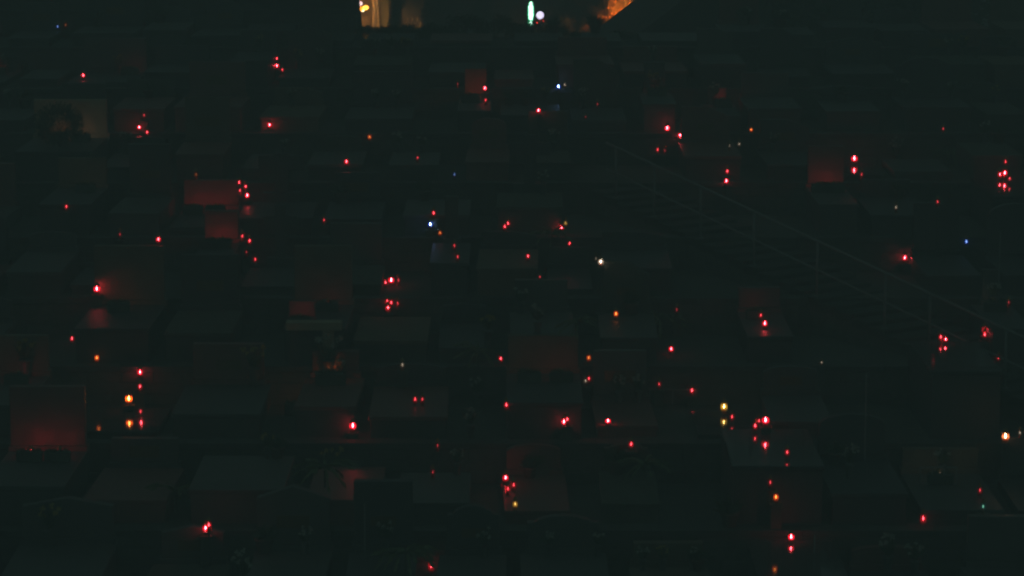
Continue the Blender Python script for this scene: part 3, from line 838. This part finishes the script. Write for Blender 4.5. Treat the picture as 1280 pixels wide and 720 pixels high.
# chapel: its left roof verge is the dark slope at the upper right of the opening
ce = ray_at(738, 42, 76.5)
ch = empty('chapel', (ce.x+4.2, 68.1, 11.0)); tag(ch, 'dark chapel whose sloping roof cuts across the lit street', 'chapel')
ez = ce.z-11.0; W = 4.2
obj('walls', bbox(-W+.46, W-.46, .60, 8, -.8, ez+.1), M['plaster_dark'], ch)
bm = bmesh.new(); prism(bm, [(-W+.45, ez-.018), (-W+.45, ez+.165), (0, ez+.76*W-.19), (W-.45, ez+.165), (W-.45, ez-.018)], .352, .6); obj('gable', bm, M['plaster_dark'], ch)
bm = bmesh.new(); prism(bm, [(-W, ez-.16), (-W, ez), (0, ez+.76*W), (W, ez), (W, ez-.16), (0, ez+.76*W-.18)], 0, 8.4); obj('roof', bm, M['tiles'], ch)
f = obj('window', bbox(-.4, .4, .50, .598, 1.0, 2.4), M['coping'], ch); obj('pane', bbox(-.33, .33, .48, .498, 1.07, 2.33), M['glass'], f)

# street and the buildings over it
road = obj('road', bbox(-60, 60, 84, 91, STREET-.1, STREET+.02), M['asphalt']); tag(road, kind='structure')
pav = obj('pavement', bbox(-60, 60, 91.01, 94, STREET-.1, STREET+.14), M['coping']); tag(pav, kind='structure')
YB = 94.0
def bx(px, Y=YB): return ray_at(px, 20, Y).x
def bzp(py, Y=YB): return ray_at(640, py, Y).z
zs = STREET+.14
hb = empty('street_house', (bx(430), YB, zs)); tag(hb, 'warmly lit plaster house with pilasters at the upper left of the opening', 'house')
X = lambda px: bx(px)-hb.location.x
obj('wall', bbox(X(300), X(530), .2, 8, -.2, 6.5), M['plaster'], hb)
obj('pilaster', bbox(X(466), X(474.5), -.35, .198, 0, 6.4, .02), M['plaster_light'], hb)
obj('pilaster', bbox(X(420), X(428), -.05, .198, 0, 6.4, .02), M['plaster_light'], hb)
obj('side_panel', bbox(X(476), X(486.8), .12, .197, 0, 6.4), M['olive'], hb)
dd = obj('door', bbox(X(487), X(503), .10, .197, 0, 3.4), M['iron'], hb)
obj('side_panel', bbox(X(503.2), X(530), .12, .197, 0, 6.4), M['iron'], hb); obj('handle', bbox(X(500), X(501), .06, .098, 1.0, 1.15), M['bronze'], dd)
obj('base_course', bbox(X(300), X(465.5), .1, .197, 0, .55, .01), GR['red brick'], hb)
obj('cornice', bbox(X(298), X(532), -.1, .5, 6.5, 6.8, .03), M['plaster'], hb)
w1 = obj('window', bbox(X(436), X(462), .12, .197, 3.6, 5.2), M['shutter'], hb); obj('pane', bbox(X(438), X(460), .10, .118, 3.7, 5.1), M['glass'], w1)
# lattice gate next door
lg2 = empty('lattice_gate', (bx(516), YB+.1, zs)); tag(lg2, 'dim wooden lattice gate right of the lit pilaster', 'gate')
gw = bx(528)-bx(504)
for sgn in (1, -1):
    bm = bmesh.new()
    for i in range(-9, 14):
        x0 = -gw/2+i*.16
        a = [x0, 0.0]; 
        p0 = Vector((x0, 0, 0)); p1 = Vector((x0+2.2*.45, 0, 2.2))
        pts = [p0.lerp(p1, t/22) for t in range(23)]; pts = [q for q in pts if abs(q.x) < gw/2]
        if len(pts) > 1: tube(bm, (sgn*pts[0].x, -.03*sgn-.35, pts[0].z), (sgn*pts[-1].x, -.03*sgn-.35, pts[-1].z), .018, 4)
    obj('slats', bm, M['plaster_light'], lg2)
obj('frame', bbox(-gw/2-.06, -gw/2, -.42, -.28, 0, 2.4), M['bark'], lg2); obj('frame', bbox(gw/2, gw/2+.06, -.42, -.28, 0, 2.4), M['bark'], lg2)
# shop block in the middle
sb = empty('shop_building', (bx(640), YB+2, zs)); tag(sb, 'dark shop block behind the green vertical light sign', 'building')
X2 = lambda px: bx(px, YB+2)-sb.location.x
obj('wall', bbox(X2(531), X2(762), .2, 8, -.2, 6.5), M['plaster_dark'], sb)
obj('pier', bbox(X2(636.5), X2(656), -.0, .197, 0, 6.5, .02), M['plaster'], sb)
for a, b in ((545, 580), (590, 630), (690, 730), (735, 755)):
    w_ = obj('window', bbox(X2(a), X2(b), .1, .197, .6, 2.3), M['shutter'], sb); obj('pane', bbox(X2(a+2), X2(b-2), .08, .098, .7, 2.2), M['glass'], w_)
obj('parapet', bbox(X2(530), X2(763), -.05, .5, 6.5, 6.9, .02), M['coping'], sb)

# green vertical sign of stacked glowing lobes
gs = empty('green_sign', (bx(663.5, 93.6), 93.6, zs)); tag(gs, 'bright green glowing vertical sign of stacked round lobes', 'sign')
GM = emit_mat('green_sign_light', (.10, 1.0, .42), 3.2); GM2 = emit_mat('green_sign_core', (.55, 1.0, .78), 9)
zz = lambda py: ray_at(640, py, 93.6).z - zs
obj('pole', bbox(-.03, .03, .05, .11, -.02, zz(-4)), M['iron'], gs)
obj('backing', bbox(-.15, .15, .0, .048, zz(33), zz(1), .02), M['iron'], gs)
for cy, r in ((4.2, .05), (9, .078), (13.3, .08), (18.2, .084), (22.3, .07), (28.4, .075)):
    bm = bmesh.new(); bmesh.ops.create_icosphere(bm, subdivisions=2, radius=r)
    bmesh.ops.scale(bm, vec=(1.0, .5, 1.12 if cy < 25 else .85), verts=bm.verts)
    o = obj('lobe', bm, GM2, gs, loc=(0, -.05, zz(cy)), smooth=True)
    bm = bmesh.new(); lathe(bm, [(r*1.03, -.012), (r*1.45, -.008), (r*1.45, .008), (r*1.03, .012)], 16)
    bmesh.ops.rotate(bm, cent=(0, 0, 0), matrix=Matrix.Rotation(PI/2, 3, 'X'), verts=bm.verts)
    obj('rim', bm, emit_mat('green_rim_light', (.02, .60, .22), 2.6) if cy == 4.2 else bpy.data.materials['green_rim_light'], gs, loc=(0, -.015, zz(cy)))
# blue-white globe lamp with little red lamps under it
gl = empty('globe_lamp', (bx(675, 93.2), 93.2, zs)); tag(gl, 'round bluish white lamp right of the green sign', 'lamp')
z2 = ray_at(640, 19, 93.2).z - zs
bm = bmesh.new(); bmesh.ops.create_icosphere(bm, subdivisions=3, radius=.128); obj('globe', bm, emit_mat('globe_light', (.80, .74, 1.0), 4), gl, loc=(0, 0, z2), smooth=True)
bm = bmesh.new(); tube(bm, (0, .16, 0), (0, .16, z2), .03, 8); tube(bm, (0, .16, z2), (0, .1, z2), .02, 6); obj('post', bm, M['iron'], gl)
for dx, dz, s, st_ in ((-.10, -.24, .035, 5), (.11, -.17, .03, 2), (.0, -.155, .02, 1.3)):
    o = empty('tail_light', (gl.location.x+dx, 93.0, zs+z2+dz)); 
    tag(o, {-.10: 'small red street light under the round white lamp, lower left one', .11: 'dim small red street light under the white lamp, right one', .0: 'faintest red street light directly below the white lamp'}[dx], 'light', 'red lights below the globe lamp')
    bm = bmesh.new(); bmesh.ops.create_icosphere(bm, subdivisions=2, radius=s); obj('lens', bm, emit_mat('red_light', (1, .03, .02), st_), o, smooth=True)
    bm = bmesh.new(); tube(bm, (0, .02, -.01), (0, .02, -(zs+z2+dz-zs)), .012, 6); obj('stem', bm, M['iron'], o)
# wall lamp cluster at the left edge of the opening
wl = empty('wall_lamp', (bx(454, 93.9), 93.9, zs+ray_at(640, 8, 93.9).z-zs)); tag(wl, 'bright orange and pinkish wall lamp cluster at the left of the opening', 'lamp')
obj('bracket', bbox(-.02, .02, .02, .3, -.02, .02), M['iron'], wl)
OL = emit_mat('orange_lamp', (1.0, .30, .02), 9); PL = emit_mat('pink_lamp', (1.0, .66, .66), 4.5)
pz = lambda py: -(py-8)*93.9/F*1.02
for nm, px, py, r, m_ in (('bulb', 450, 4.5, .085, PL), ('bulb', 451, 11, .085, OL), ('bulb', 457, 9.5, .095, emit_mat('amber_lamp', (1, .42, .05), 11)), ('bulb', 453.5, 13, .05, emit_mat('warm_lamp', (1, .72, .35), 12))):
    bm = bmesh.new(); bmesh.ops.create_icosphere(bm, subdivisions=2, radius=r); bmesh.ops.scale(bm, vec=(1.15, .8, .85), verts=bm.verts)
    obj(nm, bm, m_, wl, loc=(bx(px, 93.9)-wl.location.x, 0, pz(py)), smooth=True)

# rough stone house lit orange on the right
oh = empty('corner_house', (bx(763, 90), 92, zs)); tag(oh, 'rough stone house lit orange behind the chapel roof', 'house')
bm = bmesh.new(); Ww = bx(960, 92)-bx(763, 92)
box(bm, 0, Ww, .1, 7, -.2, 6)
random.seed(11)
for r_ in range(44):
    x = .01
    while x < 2.2:
        w = random.uniform(.12, .34); box(bm, x, min(x+w-.02, 2.25), -random.uniform(0, .06)+.06, .12, r_*.13+.01, r_*.13+.12, .01); x += w
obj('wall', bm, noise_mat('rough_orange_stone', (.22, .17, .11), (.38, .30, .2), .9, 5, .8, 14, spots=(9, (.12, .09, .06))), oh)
obj('roof', bbox(-.2, Ww+.2, -.2, 7.2, 6.003, 6.2), M['tiles'], oh)
bm = bmesh.new()
for i in range(520):
    leaf(bm, Vector((random.uniform(.03, 1.6), random.uniform(-.16, -.02), random.uniform(1.4, 4.4))), Vector((random.gauss(0, 1), -.6, random.gauss(-.5, .6))), .13, .09)
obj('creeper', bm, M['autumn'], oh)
for (px, py, hgt, rx_, n_, lab) in ((732, 38, .8, .24, 480, 'low shrub lit orange, the lower of two before the shops'), (752, 24, 1.1, .16, 300, 'small shrub lit orange, the upper of two near the roof'),
                                (705, 27, 1.0, .18, 260, 'faint reddish shrub left of the orange ones')):
    p = ray_at(px, py, 90.8 if px != 705 else 92.5); z0 = STREET+.02 if px != 705 else zs
    o = empty('street_shrub', (p.x, p.y, z0)); tag(o, lab, 'shrub', 'shrubs on the street')
    H = p.z-z0
    bm = bmesh.new()
    for j in range(4): tube(bm, (0, 0, 0), (random.uniform(-.1, .1), 0, H), .015, 5)
    obj('stems', bm, M['bark'], o)
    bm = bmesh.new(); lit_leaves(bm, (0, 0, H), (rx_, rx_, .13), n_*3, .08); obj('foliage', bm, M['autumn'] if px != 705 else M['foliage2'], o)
for (px, Yt, hh_, rx_, rz_, n_, lab) in ((496, 91, 3.2, .26, 1.5, 16, 'slim dark street tree between the lit pilaster and the lattice gate'), (536, 90, 3.0, .4, 1.1, 12, 'dark street tree just right of the lattice gate'), (560, 88, 3.3, .75, 1.0, 16, 'leafy street tree before the dark shop, left of the other two'), (606, 87, 3.0, .7, .95, 15, 'leafy street tree before the dark shop, between two others'),
                                    (722, 89, 3.9, .8, .75, 14, 'leafy street tree right of the round white lamp')):
    random.seed(int(px)); p = ray_at(px, 20, Yt)
    o = empty('street_tree', (p.x, Yt, STREET+.02)); tag(o, lab, 'tree', 'trees on the street')
    bm = bmesh.new(); tube(bm, (0, 0, 0), (0, 0, hh_*.7), .07, 8, .04)
    for i in range(6):
        a = random.uniform(0, 6.3); tube(bm, (0, 0, hh_*.45), (math.cos(a)*rx_*.7, math.sin(a)*rx_*.7, hh_*random.uniform(.6, .95)), .03, 5, .01)
    obj('trunk', bm, M['bark'], o)
    bm = bmesh.new()
    for i in range(n_):
        v = Vector((random.gauss(0, 1), random.gauss(0, 1), random.gauss(0, 1))).normalized()*random.uniform(.3, 1)
        lit_leaves(bm, (v.x*rx_, v.y*rx_, hh_*.8+v.z*rz_), (min(.26, rx_*.6),)*2+(.24,), 150, .10)
    obj('crown', bm, M['foliage'], o)
# street lamps that light it all (heads above the picture)
def street_lamp(x, y, h, col, e, label, arm=-.9, size=.16, hood=.085):
    o = empty('street_lamp', (x, y, STREET+.02)); tag(o, label, 'street lamp', 'street lamps')
    bm = bmesh.new(); tube(bm, (0, 0, 0), (0, 0, h), .06, 10, .04); tube(bm, (0, 0, h), (0, arm, h+.15), .03, 8); obj('post', bm, M['iron'], o)
    bm = bmesh.new(); box(bm, -.12, .12, arm-.3, arm, h+.16, h+.26, .02); obj('lamp_head', bm, M['iron'], o)
    bm = bmesh.new(); q0, q1 = arm-.28, arm-.02
    for a_ in ((-size/2-.03, -size/2-.004, q0-.03, q1+.03), (size/2+.004, size/2+.03, q0-.03, q1+.03), (-size/2-.004, size/2+.004, q0-.03, q0-.004), (-size/2-.004, size/2+.004, q1+.004, q1+.03)):
        box(bm, *a_, h+hood, h+.159)
    obj('hood', bm, M['iron'], o)
    obj('lamp_glass', bbox(-size/2, size/2, arm-.28, arm-.02, h+.13, h+.155), emit_mat('sodium_light', col, e), o)
street_lamp(bx(471), 93.3, 3.05, (1, .44, .12), 900, 'sodium street lamp before the plaster house', arm=-.5, hood=.115)
street_lamp(bx(784, 90), 91.45, 3.45, (1, .25, .02), 2500, 'sodium street lamp before the rough stone house', arm=-.4)
# distant small light
o = empty('window_light', (bx(716, 96.0), 95.9, zs)); tag(o, 'tiny whitish light high between the sign and the roof', 'light')
zq = ray_at(640, 13.5, 95.9).z-zs
bm = bmesh.new(); bmesh.ops.create_icosphere(bm, subdivisions=2, radius=.035); obj('bulb', bm, emit_mat('small_white_light', (.8, .8, .55), 4), o, loc=(0, 0, zq), smooth=True)
obj('bracket', bbox(-.01, .01, .03, .29, zq-.01, zq+.01), M['iron'], o)

# ------------------------------------------------------------ labels by row and order
def edge_words(v): return None
rows = {}
for q in GRAVES: rows.setdefault(q['k'], []).append(q)
for k, L_ in rows.items():
    L_.sort(key=lambda q: q['x'])
    for i, q in enumerate(L_):
        if q['desc']: lab = q['desc']
        else:
            tail = {'square': 'square headstone', 'rounded': 'rounded headstone', 'shouldered': 'shouldered headstone', 'cross': 'stone cross', 'sloping': 'slanted headstone', 'pointed': 'pointed headstone', 'none': 'flat slab'}[q['shape']]
            lab = '%s tomb with %s, %s from left in the %s row up' % (q['stone'], tail, ORD[min(20, i+1)], ORD[k+2] if k >= -1 else 'lowest')
        tag(q['o'], lab, 'tomb', 'tombs on the terraces')
        if 'row' in q['o']: del q['o']['row']
cr = {}
for q in CAND: cr.setdefault((q['k'], q['c']), []).append(q)
WORD = {.2: 'barely glowing', .5: 'faint', .9: 'dim', 1.3: 'small', 1.7: 'clear', 2.2: 'bright', 3: 'brightest'}
used = {}
for (k, c), L_ in cr.items():
    L_.sort(key=lambda q: q['x'])
    for i, q in enumerate(L_):
        w = {3: 'very bright'}.get(q['l'], WORD[q['l']])
        if len(L_) > 1: lab = '%s %s grave candle, %s %s one from left on terrace row %s' % (w, NAMEC[c], ORD[min(20, i+1)], NAMEC[c], ORD[max(1, k+2)])
        else: lab = '%s %s grave candle, the only %s one on terrace row %s' % (w, NAMEC[c], NAMEC[c], ORD[max(1, k+2)])
        tag(q['o'], lab, 'candle', 'grave candles')
pr = {}
for q in PLANTS: pr.setdefault((q['k'], q['kind']), []).append(q)
for (k, kd), L_ in pr.items():
    L_.sort(key=lambda q: q['x'])
    for i, q in enumerate(L_):
        nm = {'bouquet': 'stone vase of cut flowers', 'pot': 'leafy potted plant', 'screen_trough': 'added planter screening a candle', 'fan': 'small pale plant with drooping leaves', 'shrub': 'dark round shrub'}[kd]
        lab = '%s, %s of its kind from left on terrace row %s' % (nm, ORD[i+1], ORD[max(1, k+2)])
        if kd == 'shrub': lab = 'dark round shrub in front of the wide pale brown headstone'
        tag(q['o'], lab, {'bouquet': 'flowers'}.get(kd, 'plant'), {'bouquet': 'vases of flowers on the graves', 'pot': 'potted plants on the graves', 'screen_trough': 'added planters screening the candles', 'fan': 'small leafy plants'}.get(kd))
pl = {}
for o, x, y, kd in PLI: pl.setdefault((math.floor((y-Y0)/P), kd), []).append((x, o))
for (k, kd), L_ in pl.items():
    L_.sort(key=lambda q: q[0])
    for i, (x, o) in enumerate(L_):
        nm = 'small square stone block under a candle' if kd == 'block' else 'thin iron stand holding a candle'
        tag(o, '%s, %s from left on terrace row %s' % (nm, ORD[min(20, i+1)], ORD[max(1, k+2)]), 'candle stand' if kd == 'stand' else 'stone block', 'supports under the candles')

# ------------------------------------------------------------ thin even haze, added to lift the blacks
HD = .0135
hz = obj('haze', bbox(-221, 221, -21, 261, 3.6, 42), M['gravel']); tag(hz, kind='stuff')
hm = bpy.data.materials.new('black_lift_haze'); hm.use_nodes = True; nt = hm.node_tree; nt.nodes.clear()
o_ = nt.nodes.new('ShaderNodeOutputMaterial'); v_ = nt.nodes.new('ShaderNodeVolumePrincipled')
v_.inputs['Color'].default_value = (.96, .97, .97, 1); v_.inputs['Density'].default_value = HD; v_.inputs['Anisotropy'].default_value = 0
nt.links.new(v_.outputs[0], o_.inputs['Volume']); hz.data.materials.clear(); hz.data.materials.append(hm)

# ------------------------------------------------------------ night sky and a faint directional lamp added for shape
w = bpy.data.worlds.new('World'); S.world = w; w.use_nodes = True; nt = w.node_tree
bg = nt.nodes['Background']; out = nt.nodes['World Output']
sky = nt.nodes.new('ShaderNodeTexSky'); sky.sky_type = 'NISHITA'; sky.sun_disc = False
sky.sun_elevation = R(35); sky.sun_rotation = R(200)
nt.links.new(sky.outputs[0], bg.inputs['Color']); bg.inputs['Strength'].default_value = .0006
b2 = nt.nodes.new('ShaderNodeBackground'); b2.inputs['Color'].default_value = (.0262, .0520, .0475, 1); b2.inputs['Strength'].default_value = 1.0
ad = nt.nodes.new('ShaderNodeAddShader'); nt.links.new(bg.outputs[0], ad.inputs[0]); nt.links.new(b2.outputs[0], ad.inputs[1]); nt.links.new(ad.outputs[0], out.inputs['Surface'])
sl = bpy.data.lights.new('shape_light', 'SUN'); sl.energy = .008; sl.angle = R(12); sl.color = (.75, .95, 1)
so = bpy.data.objects.new('shape_light', sl); COL.objects.link(so); so.rotation_euler = (R(55), 0, R(200))

S.view_settings.view_transform = 'Standard'; S.view_settings.look = 'None'; S.view_settings.exposure = 0; S.view_settings.gamma = 1
S.cycles.use_denoising = True; S.cycles.filter_width = 2.1
S.cycles.max_bounces = 5; S.cycles.diffuse_bounces = 2; S.cycles.glossy_bounces = 3; S.cycles.volume_bounces = 1; S.cycles.transparent_max_bounces = 12
S.cycles.sample_clamp_indirect = 1.5; S.cycles.use_light_tree = True
S.cycles.caustics_reflective = False; S.cycles.caustics_refractive = False
for q in CAND:
    if q.get('hidden'):
        l_ = q['o'].location; print('HID', q['c'], q['l'], [round(v) for v in project(l_.x, l_.y, l_.z+.09)])
print('graves', len(GRAVES), 'candles', len(CAND), 'plinths', len(PLI))
